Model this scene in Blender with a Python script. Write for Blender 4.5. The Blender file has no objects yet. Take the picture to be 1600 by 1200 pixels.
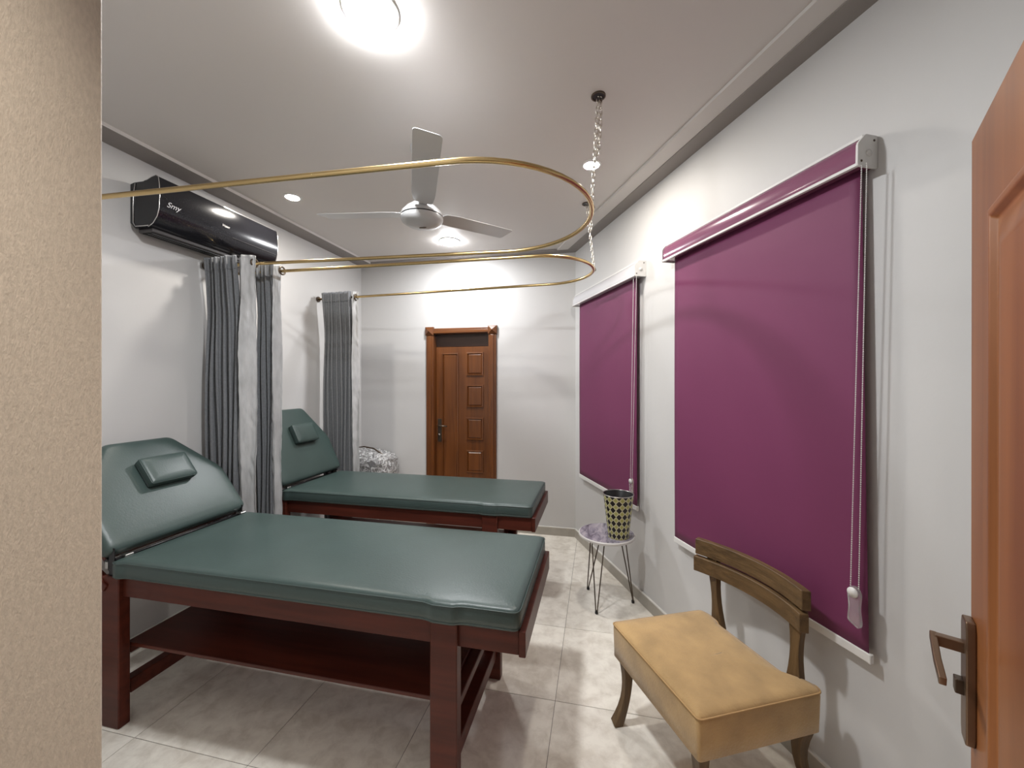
import bpy, bmesh, math, random
from mathutils import Vector, Matrix, noise
random.seed(7)
S = bpy.context.scene
COL = S.collection
R = math.radians

# ---------------------------------------------------------------- camera, world, exposure
cam = bpy.data.cameras.new('camera'); camo = bpy.data.objects.new('camera', cam); COL.objects.link(camo)
cam.sensor_fit = 'HORIZONTAL'; cam.sensor_width = 36.0; cam.lens = 36.0 * 620.0 / 1600.0
cam.shift_y = -3.0 / 1600.0; cam.clip_start = 0.02; cam.clip_end = 50
camo.location = (0, 0, 1.55); camo.rotation_euler = (R(90), 0, R(12.28))
S.camera = camo
W = bpy.data.worlds.new('night'); S.world = W; W.use_nodes = True
W.node_tree.nodes['Background'].inputs[0].default_value = (0.01, 0.012, 0.02, 1)
W.node_tree.nodes['Background'].inputs[1].default_value = 0.3
S.view_settings.view_transform = 'Standard'; S.view_settings.look = 'None'
S.view_settings.gamma = 1.0; S.view_settings.use_curve_mapping = False
S.view_settings.exposure = 0.10
K_ROUND, K_BACK, K_DOWN, K_HALL = 540.0, 330.0, 610.0, 180.0      # lamp radiances, the last for the added hall light

# ---------------------------------------------------------------- materials
MATS = {}
def mat(name, col, rough=0.5, metal=0.0, bump=0.0, bscale=60.0, vary=0.0, vscale=6.0, stretch=(1, 1, 1),
        spec=0.5, coat=0.0, sheen=0.0, alpha=1.0, trans=0.0, emit=None, col2=None, detail=4.0, ior=1.45):
    m = bpy.data.materials.new(name); m.use_nodes = True; MATS[name] = m
    nt = m.node_tree; b = nt.nodes['Principled BSDF']
    b.inputs['Base Color'].default_value = (*col, 1); b.inputs['Roughness'].default_value = rough
    b.inputs['Metallic'].default_value = metal; b.inputs['Specular IOR Level'].default_value = spec
    b.inputs['Coat Weight'].default_value = coat; b.inputs['Coat Roughness'].default_value = 0.12
    b.inputs['Sheen Weight'].default_value = sheen; b.inputs['Alpha'].default_value = alpha
    b.inputs['Transmission Weight'].default_value = trans; b.inputs['IOR'].default_value = ior
    if emit is not None:
        b.inputs['Emission Color'].default_value = (*emit[0], 1); b.inputs['Emission Strength'].default_value = emit[1]
    if bump or vary:
        tc = nt.nodes.new('ShaderNodeTexCoord'); mp = nt.nodes.new('ShaderNodeMapping')
        mp.inputs['Scale'].default_value = stretch
        nt.links.new(tc.outputs['Object'], mp.inputs['Vector'])
    if vary:
        n = nt.nodes.new('ShaderNodeTexNoise'); n.inputs['Scale'].default_value = vscale; n.inputs['Detail'].default_value = detail
        nt.links.new(mp.outputs[0], n.inputs['Vector'])
        cr = nt.nodes.new('ShaderNodeValToRGB')
        c2 = col2 if col2 else tuple(max(0, c * (1 - vary)) for c in col)
        cr.color_ramp.elements[0].position = 0.32; cr.color_ramp.elements[0].color = (*c2, 1)
        cr.color_ramp.elements[1].position = 0.68; cr.color_ramp.elements[1].color = (*col, 1)
        nt.links.new(n.outputs[0], cr.inputs[0]); nt.links.new(cr.outputs[0], b.inputs['Base Color'])
    if bump:
        n2 = nt.nodes.new('ShaderNodeTexNoise'); n2.inputs['Scale'].default_value = bscale; n2.inputs['Detail'].default_value = 3
        nt.links.new(mp.outputs[0], n2.inputs['Vector'])
        bp = nt.nodes.new('ShaderNodeBump'); bp.inputs['Strength'].default_value = bump; bp.inputs['Distance'].default_value = 0.01
        nt.links.new(n2.outputs[0], bp.inputs['Height']); nt.links.new(bp.outputs[0], b.inputs['Normal'])
    return m

m_wall = mat('wall_paint', (0.60, 0.592, 0.582), 0.55, bump=0.05, bscale=25, vary=0.03, vscale=1.2)
m_ceil = mat('ceiling_paint', (0.63, 0.60, 0.575), 0.5, bump=0.05, bscale=8)
m_cornice = mat('cornice_taupe', (0.27, 0.245, 0.23), 0.6)  # border colour, darker than the ceiling
m_reveal = mat('beige_textured_wallpaper', (0.56, 0.50, 0.425), 0.75, bump=0.22, bscale=620, vary=0.16, vscale=260, stretch=(1, 1, 0.4))
m_grout = mat('tile_grout', (0.20, 0.18, 0.16), 0.8)
m_base = mat('skirting_tile', (0.42, 0.39, 0.34), 0.3, vary=0.12, vscale=14)
m_basetop = mat('skirting_edge', (0.70, 0.68, 0.64), 0.4)
m_leather = mat('dark_green_leatherette', (0.050, 0.078, 0.072), 0.38, bump=0.06, bscale=140, vary=0.12, vscale=5, spec=0.6)
m_mahog = mat('mahogany_stain', (0.105, 0.023, 0.013), 0.38, vary=0.40, vscale=9, stretch=(0.25, 3, 3), spec=0.3)
m_black = mat('black_plastic', (0.012, 0.012, 0.013), 0.35)
m_metal = mat('worn_steel', (0.55, 0.54, 0.52), 0.3, metal=1.0)
m_brass = mat('brushed_brass', (0.60, 0.44, 0.21), 0.27, metal=1.0, bump=0.03, bscale=200)
m_bronze = mat('dark_bronze', (0.10, 0.075, 0.055), 0.35, metal=0.7)
m_antique = mat('antique_brass_handle', (0.20, 0.13, 0.085), 0.32, metal=0.75)
m_chrome = mat('chain_steel', (0.72, 0.68, 0.62), 0.25, metal=1.0)
m_fan = mat('fan_white_enamel', (0.50, 0.50, 0.50), 0.28, coat=0.3)
m_curt = mat('grey_curtain_weave', (0.195, 0.202, 0.213), 0.8, bump=0.25, bscale=300, vary=0.2, vscale=90, sheen=0.15)
m_lining = mat('silver_satin_lining', (0.50, 0.50, 0.50), 0.34, bump=0.9, bscale=18, vary=0.25, vscale=22, stretch=(1, 1, 0.3), sheen=0.1)
m_white = mat('white_plastic', (0.72, 0.71, 0.69), 0.3)
m_purple = mat('plum_blind_fabric', (0.165, 0.030, 0.090), 0.62, bump=0.04, bscale=500, vary=0.05, vscale=2)
m_purpleins = mat('plum_cassette_insert', (0.21, 0.07, 0.13), 0.22, coat=0.6)
m_greyins = mat('white_cassette_insert', (0.62, 0.61, 0.63), 0.25, coat=0.5)
m_clear = mat('clear_plastic', (0.9, 0.88, 0.88), 0.08, trans=0.85, ior=1.3)
m_suede = mat('tan_suede', (0.53, 0.345, 0.150), 0.85, bump=0.18, bscale=120, vary=0.28, vscale=8, sheen=0.35)
m_piping = mat('tan_suede_piping', (0.46, 0.29, 0.13), 0.8)
m_rustic = mat('weathered_brown_wood', (0.150, 0.088, 0.036), 0.5, bump=0.3, bscale=40, vary=0.45, vscale=16, stretch=(0.35, 3, 3))
m_rusticv = mat('weathered_brown_wood_upright', (0.150, 0.088, 0.036), 0.5, bump=0.3, bscale=40, vary=0.45, vscale=16, stretch=(3, 3, 0.35))
m_acfront = mat('glossy_black_ac_panel', (0.016, 0.016, 0.020), 0.16, vary=0.6, vscale=160, coat=0.35, spec=0.35)
m_acunder = mat('ac_grey_underside', (0.06, 0.055, 0.055), 0.45)
m_silver = mat('silver_trim', (0.75, 0.74, 0.73), 0.2, metal=0.9)
m_glow = mat('lamp_diffuser_warm', (1, 1, 1), 0.5, emit=((1.0, 0.94, 0.86), K_DOWN))
m_glowr = mat('lamp_diffuser_cool', (1, 1, 1), 0.5, emit=((0.96, 0.98, 1.0), K_ROUND))
m_glowb = mat('lamp_diffuser_back', (1, 1, 1), 0.5, emit=((0.97, 0.98, 1.0), K_BACK))
m_glowh = mat('added_hall_diffuser', (1, 1, 1), 0.5, emit=((1.0, 0.90, 0.78), K_HALL))  # glow of the added, unseen hall light
m_tabrim = mat('table_white_edge', (0.62, 0.60, 0.58), 0.35)
m_text = mat('pale_print', (0.55, 0.55, 0.57), 0.4)

def wood(name, c1, c2, scale=5.0, rough=0.32, vertical=True, coat=0.35):
    m = bpy.data.materials.new(name); m.use_nodes = True; nt = m.node_tree; b = nt.nodes['Principled BSDF']
    b.inputs['Roughness'].default_value = rough; b.inputs['Coat Weight'].default_value = coat; b.inputs['Coat Roughness'].default_value = 0.2
    tc = nt.nodes.new('ShaderNodeTexCoord'); mp = nt.nodes.new('ShaderNodeMapping')
    mp.inputs['Scale'].default_value = (scale * 3, scale * 3, scale * 0.18) if vertical else (scale * 0.18, scale * 3, scale * 3)
    nt.links.new(tc.outputs['Object'], mp.inputs['Vector'])
    n = nt.nodes.new('ShaderNodeTexNoise'); n.inputs['Scale'].default_value = 1.6; n.inputs['Detail'].default_value = 7; n.inputs['Distortion'].default_value = 0.6
    nt.links.new(mp.outputs[0], n.inputs['Vector'])
    cr = nt.nodes.new('ShaderNodeValToRGB')
    cr.color_ramp.elements[0].position = 0.3; cr.color_ramp.elements[0].color = (*c2, 1)
    cr.color_ramp.elements[1].position = 0.66; cr.color_ramp.elements[1].color = (*c1, 1)
    nt.links.new(n.outputs[0], cr.inputs[0]); nt.links.new(cr.outputs[0], b.inputs['Base Color'])
    return m
m_doorb = wood('reddish_brown_door_wood', (0.165, 0.053, 0.012), (0.095, 0.029, 0.007))
m_doorbh = wood('reddish_brown_door_wood_cross', (0.165, 0.053, 0.012), (0.095, 0.029, 0.007), vertical=False)
m_doordk = wood('shaded_transom_wood', (0.045, 0.017, 0.008), (0.028, 0.010, 0.005), vertical=False)  # transom board, with the shadow under the header put into its colour
m_doorn = wood('orange_brown_door_wood', (0.285, 0.102, 0.028), (0.195, 0.064, 0.017), scale=3, rough=0.42, coat=0.15)

def tile_mat():
    m = bpy.data.materials.new('beige_marble_tile'); m.use_nodes = True; nt = m.node_tree; b = nt.nodes['Principled BSDF']
    b.inputs['Roughness'].default_value = 0.16; b.inputs['Specular IOR Level'].default_value = 0.45
    tc = nt.nodes.new('ShaderNodeTexCoord'); oi = nt.nodes.new('ShaderNodeObjectInfo')
    mx = nt.nodes.new('ShaderNodeVectorMath'); mx.operation = 'MULTIPLY_ADD'; mx.inputs[1].default_value = (1, 1, 1)
    cb = nt.nodes.new('ShaderNodeCombineXYZ'); ml = nt.nodes.new('ShaderNodeMath'); ml.operation = 'MULTIPLY'; ml.inputs[1].default_value = 40
    nt.links.new(oi.outputs['Random'], ml.inputs[0]); nt.links.new(ml.outputs[0], cb.inputs[0]); nt.links.new(ml.outputs[0], cb.inputs[2])
    nt.links.new(tc.outputs['Object'], mx.inputs[0]); nt.links.new(cb.outputs[0], mx.inputs[2])
    n = nt.nodes.new('ShaderNodeTexNoise'); n.inputs['Scale'].default_value = 13; n.inputs['Detail'].default_value = 13; n.inputs['Roughness'].default_value = 0.62; n.inputs['Distortion'].default_value = 0.35
    nt.links.new(mx.outputs[0], n.inputs['Vector'])
    cr = nt.nodes.new('ShaderNodeValToRGB')
    e = cr.color_ramp.elements; e[0].position = 0.36; e[0].color = (0.68, 0.63, 0.55, 1); e[1].position = 0.62; e[1].color = (0.86, 0.82, 0.735, 1)
    v = e.new(0.49); v.color = (0.78, 0.735, 0.655, 1)
    nt.links.new(n.outputs[0], cr.inputs[0]); nt.links.new(cr.outputs[0], b.inputs['Base Color'])
    return m
m_tile = tile_mat()

def marble_top():
    m = bpy.data.materials.new('purple_grey_marble_print'); m.use_nodes = True; nt = m.node_tree; b = nt.nodes['Principled BSDF']
    b.inputs['Roughness'].default_value = 0.15
    tc = nt.nodes.new('ShaderNodeTexCoord'); w = nt.nodes.new('ShaderNodeTexNoise'); w.inputs['Scale'].default_value = 9
    w.inputs['Distortion'].default_value = 1.6; w.inputs['Detail'].default_value = 6
    mp = nt.nodes.new('ShaderNodeMapping'); mp.inputs['Scale'].default_value = (2.4, 0.8, 1); mp.inputs['Rotation'].default_value = (0, 0, 0.6); nt.links.new(tc.outputs['Object'], mp.inputs['Vector']); nt.links.new(mp.outputs[0], w.inputs['Vector'])
    cr = nt.nodes.new('ShaderNodeValToRGB'); e = cr.color_ramp.elements
    e[0].position = 0.30; e[0].color = (0.10, 0.09, 0.11, 1); e[1].position = 0.66; e[1].color = (0.42, 0.39, 0.42, 1)
    v = e.new(0.46); v.color = (0.26, 0.24, 0.29, 1)
    nt.links.new(w.outputs[0], cr.inputs[0]); nt.links.new(cr.outputs[0], b.inputs['Base Color'])
    return m
m_marble = marble_top()

def diamond_mat():
    m = bpy.data.materials.new('black_gold_diamond_print'); m.use_nodes = True; nt = m.node_tree; b = nt.nodes['Principled BSDF']
    b.inputs['Roughness'].default_value = 0.3
    uv = nt.nodes.new('ShaderNodeUVMap'); uv.uv_map = 'UVMap'; sp = nt.nodes.new('ShaderNodeSeparateXYZ'); nt.links.new(uv.outputs[0], sp.inputs[0])
    def M(op, a, bb=None):
        n = nt.nodes.new('ShaderNodeMath'); n.operation = op
        for i, x in enumerate((a, bb)):
            if x is None: continue
            if isinstance(x, (int, float)): n.inputs[i].default_value = x
            else: nt.links.new(x, n.inputs[i])
        return n.outputs[0]
    def tri(o, k, off=0.0): return M('ABSOLUTE', M('SUBTRACT', M('FRACT', M('ADD', M('MULTIPLY', o, k), off)), 0.5))
    a = tri(sp.outputs[0], 14); c = tri(sp.outputs[1], 6.5)
    dsum = M('ADD', a, c)                               # 0 centre of a black diamond .. 1 corner
    black = M('LESS_THAN', dsum, 0.46)
    edge = M('LESS_THAN', M('ABSOLUTE', M('SUBTRACT', dsum, 0.54)), 0.06)
    a2 = tri(sp.outputs[0], 14, 0.5); c2 = tri(sp.outputs[1], 6.5, 0.5)
    dot = M('LESS_THAN', M('ADD', a2, c2), 0.2)
    def mixc(f, c1, c2):
        n = nt.nodes.new('ShaderNodeMix'); n.data_type = 'RGBA'; nt.links.new(f, n.inputs[0])
        for i, cc in ((6, c1), (7, c2)):
            if isinstance(cc, tuple): n.inputs[i].default_value = (*cc, 1)
            else: nt.links.new(cc, n.inputs[i])
        return n.outputs[2]
    g = mixc(edge, (0.42, 0.41, 0.16), (0.62, 0.58, 0.44))
    g = mixc(dot, g, (0.36, 0.36, 0.10)); g = mixc(black, g, (0.012, 0.009, 0.010))
    nt.links.new(g, b.inputs['Base Color'])
    return m
m_diamond = diamond_mat()

# ---------------------------------------------------------------- helpers
def link(name, me, m=None, parent=None, smooth=False, loc=None):
    o = bpy.data.objects.new(name, me); COL.objects.link(o)
    if m is not None and me is not None: me.materials.append(m)
    if smooth:
        for p in me.polygons: p.use_smooth = True
    if parent is not None: o.parent = parent
    if loc is not None: o.location = loc
    return o
def mesh(name, V, F, m=None, parent=None, smooth=False, bevel=0.0, seg=2, fix=True, loc=None):
    me = bpy.data.meshes.new(name); me.from_pydata([tuple(v) for v in V], [], F); me.update()
    if fix:
        bm = bmesh.new(); bm.from_mesh(me); bmesh.ops.recalc_face_normals(bm, faces=bm.faces); bm.to_mesh(me); bm.free()
    o = link(name, me, m, parent, smooth, loc)
    if bevel:
        b = o.modifiers.new('bevel', 'BEVEL'); b.width = bevel; b.segments = seg; b.limit_method = 'ANGLE'; b.angle_limit = R(35)
        if smooth or seg > 1:
            for p in me.polygons: p.use_smooth = True
            wn = o.modifiers.new('wn', 'WEIGHTED_NORMAL'); wn.keep_sharp = False
    return o
BF = [(0, 1, 3, 2), (4, 6, 7, 5), (0, 4, 5, 1), (2, 3, 7, 6), (0, 2, 6, 4), (1, 5, 7, 3)]
def boxv(x0, x1, y0, y1, z0, z1): return [(x, y, z) for x in (x0, x1) for y in (y0, y1) for z in (z0, z1)]
def box(name, x0, x1, y0, y1, z0, z1, m, parent=None, bevel=0.0, seg=1, T=None):
    V = boxv(x0, x1, y0, y1, z0, z1)
    if T: V = [T(*v) for v in V]
    return mesh(name, V, BF, m, parent, bevel=bevel, seg=seg)
def prism(name, poly, z0, z1, m, parent=None, T=None, bevel=0.0, seg=1, smooth=False):
    n = len(poly); V = [(x, y, z0) for x, y in poly] + [(x, y, z1) for x, y in poly]
    F = [tuple(range(n))[::-1], tuple(range(n, 2 * n))] + [(i, (i + 1) % n, n + (i + 1) % n, n + i) for i in range(n)]
    if T: V = [T(*v) for v in V]
    return mesh(name, V, F, m, parent, bevel=bevel, seg=seg, smooth=smooth)
def sweepVF(path, rad, n=10, closed=False, sq=False, up=(0, 0, 1), cap=True):
    P = [Vector(p) for p in path]; N = len(P); V = []; F = []
    rads = rad if isinstance(rad, list) else [rad] * N
    prev = None
    for i in range(N):
        a = P[(i - 1) % N] if (closed or i > 0) else P[0]; b = P[(i + 1) % N] if (closed or i < N - 1) else P[-1]
        t = (b - a).normalized()
        u = Vector(up) if prev is None else prev
        u = u - t * u.dot(t)
        if u.length < 1e-4: u = Vector((1, 0, 0)) - t * t.x
        u.normalize(); prev = u; w = t.cross(u)
        r = rads[i]; ru, rw = (r if isinstance(r, tuple) else (r, r))
        if sq: ring = [P[i] + u * (a1 * ru) + w * (b1 * rw) for a1, b1 in ((1, 1), (1, -1), (-1, -1), (-1, 1))]
        else: ring = [P[i] + u * (math.cos(2 * math.pi * k / n) * ru) + w * (math.sin(2 * math.pi * k / n) * rw) for k in range(n)]
        V += ring
    k = 4 if sq else n
    for i in range(N if closed else N - 1):
        for j in range(k):
            a = i * k + j; b = i * k + (j + 1) % k; c = ((i + 1) % N) * k + (j + 1) % k; d = ((i + 1) % N) * k + j
            F.append((a, b, c, d))
    if cap and not closed: F += [tuple(range(k))[::-1], tuple(range((N - 1) * k, N * k))]
    return V, F
def tube(name, path, rad, m, parent=None, n=10, closed=False, sq=False, up=(0, 0, 1), bevel=0.0):
    V, F = sweepVF(path, rad, n, closed, sq, up)
    return mesh(name, V, F, m, parent, smooth=not sq, bevel=bevel, seg=2)
def tubes(name, paths, rad, m, parent=None, n=8):
    V = []; F = []
    for p in paths:
        v, f = sweepVF(p, rad, n); k = len(V); V += v; F += [tuple(i + k for i in q) for q in f]
    return mesh(name, V, F, m, parent, smooth=True)
def lathe(name, prof, m, parent=None, n=40, smooth=True, c=(0, 0, 0), uv=False):
    V = []; F = []; k = len(prof)
    for i in range(n):
        a = 2 * math.pi * i / n
        for r, z in prof: V.append((c[0] + r * math.cos(a), c[1] + r * math.sin(a), c[2] + z))
    for i in range(n):
        for j in range(k - 1):
            F.append((i * k + j, ((i + 1) % n) * k + j, ((i + 1) % n) * k + j + 1, i * k + j + 1))
    o = mesh(name, V, F, m, parent, smooth=smooth, fix=not uv)
    if smooth:
        me = o.data
        me.set_sharp_from_angle(angle=R(40))
    if uv:
        u = o.data.uv_layers.new(name='UVMap')
        zmin = min(p[1] for p in prof); zmax = max(p[1] for p in prof)
        for p in o.data.polygons:
            i = p.index // (k - 1)
            for li in p.loop_indices:
                vi = o.data.loops[li].vertex_index; ring = vi // k
                uu = (ring if not (i == n - 1 and ring == 0) else n) / n
                u.data[li].uv = (uu, (prof[vi % k][1] - zmin) / (zmax - zmin))
    return o
def thing(name, label, cat, loc=(0, 0, 0), rotz=0.0, group=None):
    o = bpy.data.objects.new(name, None); o.empty_display_size = 0.1; COL.objects.link(o)
    o.location = loc; o.rotation_euler = (0, 0, rotz); o['label'] = label; o['category'] = cat
    if group: o['group'] = group
    return o
def struct(o, label, cat): o['kind'] = 'structure'; o['label'] = label; o['category'] = cat; return o
def sthing(name, label, cat, loc=(0, 0, 0), rotz=0.0): return struct(thing(name, label, cat, loc, rotz), label, cat)
def round_outline(pts, r, seg=5):
    """round the corners of a CCW polygon; r scalar or per point"""
    out = []; n = len(pts)
    for i in range(n):
        rr = r[i] if isinstance(r, list) else r
        p = Vector(pts[i]); a = (Vector(pts[i - 1]) - p); b = (Vector(pts[(i + 1) % n]) - p)
        if rr <= 0: out.append(tuple(p)); continue
        d = min(rr, a.length * .49, b.length * .49)
        s = p + a.normalized() * d; e = p + b.normalized() * d
        for k in range(seg + 1):
            t = k / seg; q = (1 - t) ** 2 * s + 2 * t * (1 - t) * p + t * t * e; out.append((q.x, q.y))
    return out
def loft(name, outline, rings, m, parent=None, T=None, bulge=0.0, hook=None):
    """rings: (inset, z); outline CCW; capped both ends, soft upholstery"""
    n = len(outline); P = [Vector(p) for p in outline]; nr = []
    for i in range(n):
        t = (P[(i + 1) % n] - P[i - 1]).normalized(); nr.append(Vector((-t.y, t.x)))
    V = []
    cxm = (min(p.x for p in P) + max(p.x for p in P)) / 2; cym = (min(p.y for p in P) + max(p.y for p in P)) / 2
    hx_ = (max(p.x for p in P) - min(p.x for p in P)) / 2; hy_ = (max(p.y for p in P) - min(p.y for p in P)) / 2
    for ins, z in rings:
        a_ = min(ins, .006)
        for i in range(n):
            q = P[i] + nr[i] * a_; r_ = ins - a_
            V.append((cxm + (q.x - cxm) * (1 - r_ / hx_), cym + (q.y - cym) * (1 - r_ / hy_), z))
    F = []
    for k in range(len(rings) - 1):
        for i in range(n): F.append((k * n + i, k * n + (i + 1) % n, (k + 1) * n + (i + 1) % n, (k + 1) * n + i))
    F.append(tuple(range(n))[::-1]); F.append(tuple(range((len(rings) - 1) * n, len(rings) * n)))
    if hook: V = [hook(*v) for v in V]
    if T: V = [T(*v) for v in V]
    o = mesh(name, V, F, m, parent, smooth=True)
    o.data.polygons[n * (len(rings) - 1)].use_smooth = False   # underside
    return o
def text(name, body, size, m, parent, Mx, ext=0.0006, shear=0.0):
    cu = bpy.data.curves.new(name, 'FONT'); cu.body = body; cu.size = size; cu.extrude = ext; cu.align_x = 'CENTER'; cu.align_y = 'CENTER'; cu.shear = shear
    tmp = bpy.data.objects.new(name, cu); COL.objects.link(tmp)
    dg = bpy.context.evaluated_depsgraph_get(); me = bpy.data.meshes.new_from_object(tmp.evaluated_get(dg)); me.name = name
    bpy.data.objects.remove(tmp); bpy.data.curves.remove(cu)
    me.materials.clear(); o = link(name, me, m, parent); o.matrix_local = Mx
    return o

# ---------------------------------------------------------------- room geometry
C0 = (-0.224, 4.02); PH = R(25.4); WD = (math.sin(PH), -math.cos(PH)); ND = (-math.cos(PH), -math.sin(PH)); RZ = math.atan2(WD[1], WD[0])
def wpt(t, off=0.0): return (C0[0] + WD[0] * t + ND[0] * off, C0[1] + WD[1] * t + ND[1] * off)
XL, YB, YF, HC = -2.62, 4.02, 0.37, 2.87
TF = (YB - YF) / math.cos(PH); XRF = C0[0] + WD[0] * TF
ROOM = [(XL, YF), (XRF, YF), C0, (XL, YB)]

def clip(poly, conv):
    out = poly
    for i in range(len(conv)):
        a = conv[i]; b = conv[(i + 1) % len(conv)]; inp = out; out = []
        def side(p): return (b[0] - a[0]) * (p[1] - a[1]) - (b[1] - a[1]) * (p[0] - a[0])
        for j in range(len(inp)):
            p = inp[j - 1]; q = inp[j]; sp, sq = side(p), side(q)
            if (sp >= 0) != (sq >= 0):
                f = sp / (sp - sq); out.append((p[0] + f * (q[0] - p[0]), p[1] + f * (q[1] - p[1])))
            if sq >= 0: out.append(q)
        if not out: return []
    return out
floor = prism('floor', [(XL - .1, -2.3), (XRF + .3, -2.3), (XRF + .3, YB + .1), (XL - .1, YB + .1)], -0.10, -0.0015, m_grout)
struct(floor, 'polished beige marble-look tiled floor of the treatment room', 'floor')
TS = 0.59; X0 = -0.205 - 5 * TS; Y0 = 1.93 - 3 * TS; g = 0.0013
whole = None
for i in range(9):
    for j in range(8):
        x, y = X0 + i * TS, Y0 + j * TS
        q = [(x + g, y + g), (x + TS - g, y + g), (x + TS - g, y + TS - g), (x + g, y + TS - g)]
        c = clip(q, ROOM)
        if len(c) < 3: continue
        ar = abs(sum(c[k - 1][0] * c[k][1] - c[k][0] * c[k - 1][1] for k in range(len(c)))) / 2
        if ar < 0.002: continue
        lo = [(px - x, py - y) for px, py in c]
        if ar > (TS - 2 * g) ** 2 * 0.999:
            if whole is None:
                t = prism('tile', lo, -0.0014, 0.0, m_tile, floor); whole = t.data
            else: t = link('tile', whole, None, floor)
        else: t = prism('tile', lo, -0.0014, 0.0, m_tile, floor)
        t.location = (x, y, 0)

ceil = prism('ceiling', [(XL - .1, YF), (XRF + .15, YF), (C0[0] + .1, YB + .1), (XL - .1, YB + .1)], HC, HC + 0.1, m_ceil)
struct(ceil, 'smooth warm grey painted plaster ceiling', 'ceiling')
wl = box('wall_left', XL - 0.12, XL, YF - .1, YB + .12, 0, HC + 0.1, m_wall); struct(wl, 'pale grey left wall with the air conditioner', 'wall')
DX0, DX1, DH = -1.822, -1.039, 2.138      # back door outer
def wallpanes(name, rects, y0, y1, m):
    V = []; F = []
    for x0, x1, z0, z1 in rects:
        k = len(V); V += boxv(x0, x1, y0, y1, z0, z1); F += [tuple(i + k for i in f) for f in BF]
    return mesh(name, V, F, m)
wb = wallpanes('wall_back', [(XL, DX0 + .05, 0, HC), (DX1 - .05, C0[0] + .1, 0, HC), (DX0 + .05, DX1 - .05, DH - .05, HC)], YB, YB + 0.12, m_wall)
struct(wb, 'pale grey back wall with the wooden door', 'wall')
# right wall: local frame x = along, y = -off
wr = box('wall_right', -0.05, TF + .1, 0.0, 0.12, 0, HC + 0.1, m_wall); wr.location = (C0[0], C0[1], 0); wr.rotation_euler = (0, 0, RZ)
struct(wr, 'pale grey slanting right wall carrying two plum roller blinds', 'wall')
JX, JR = -0.60, 0.47
wf = wallpanes('wall_front', [(XL, JX - .008, 0, HC), (JR, XRF, 0, HC), (JX - .008, JR, 2.35, HC)], 0.12, YF, m_wall)
struct(wf, 'front wall around the doorway the picture is taken from', 'wall')
we = box('wall_entry', JX - 0.008, JX, 0.12, YF + .003, 0, 2.35, m_reveal, bevel=.003, seg=2); struct(we, 'beige linen-textured doorway reveal at the left edge', 'wall')
hall = [('wall_hall_left', -1.6, -1.5, -2.2, .12), ('wall_hall_right', 1.5, 1.6, -2.2, .12), ('wall_hall_back', -1.6, 1.6, -2.3, -2.2)]
for nm, a, b, c, d in hall:
    h = box(nm, a, b, c, d, 0, 2.87, m_wall); struct(h, {'wall_hall_left': 'left wall of the hall behind the camera', 'wall_hall_right': 'right wall of the hall behind the camera', 'wall_hall_back': 'far wall of the hall behind the camera'}[nm], 'wall')
h = box('ceiling_hall', -1.6, 1.6, -2.3, .12, 2.87, 2.97, m_ceil); struct(h, 'ceiling of the hall behind the camera', 'ceiling')

# cornices (dropped taupe border) and stepped strip
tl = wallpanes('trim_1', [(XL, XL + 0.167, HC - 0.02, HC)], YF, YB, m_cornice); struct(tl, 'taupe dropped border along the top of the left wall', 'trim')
ed = box('edge_strip', XL + .167, XL + .170, YF, YB, HC - 0.02, HC, m_ceil, tl)
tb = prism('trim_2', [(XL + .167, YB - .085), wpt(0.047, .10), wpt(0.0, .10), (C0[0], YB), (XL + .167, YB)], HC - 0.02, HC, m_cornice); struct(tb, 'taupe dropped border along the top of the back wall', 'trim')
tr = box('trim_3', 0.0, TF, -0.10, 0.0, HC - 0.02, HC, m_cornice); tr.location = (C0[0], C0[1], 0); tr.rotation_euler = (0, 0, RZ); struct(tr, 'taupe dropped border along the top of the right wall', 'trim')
ts = prism('trim_4', [wpt(.002, .197), wpt(TF - .1, .197), wpt(TF - .05, .1005), wpt(.048, .1005)], HC - 0.015, HC, m_ceil); struct(ts, 'stepped ceiling strip beside the right border', 'trim')
# skirting
def skirt(name, L, loc, rot, lab):
    b = box(name, 0, L, -0.012, 0.0, 0.0, 0.078, m_base); box('top_edge', 0, L, -0.013, 0.0, 0.078, 0.086, m_basetop, b)
    b.location = loc; b.rotation_euler = (0, 0, rot); struct(b, lab, 'skirting')
skirt('baseboard_left', YB - YF, (XL, YF, 0), R(90), 'beige tile skirting along the left wall')
skirt('baseboard_right', TF, (C0[0], C0[1], 0), RZ, 'beige tile skirting along the slanting right wall')
skirt('baseboard_back', C0[0] - DX1, (DX1, YB, 0), 0, 'beige tile skirting right of the back door')
skirt('baseboard_corner', DX0 - XL, (XL, YB, 0), 0, 'beige tile skirting left of the back door')

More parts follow.
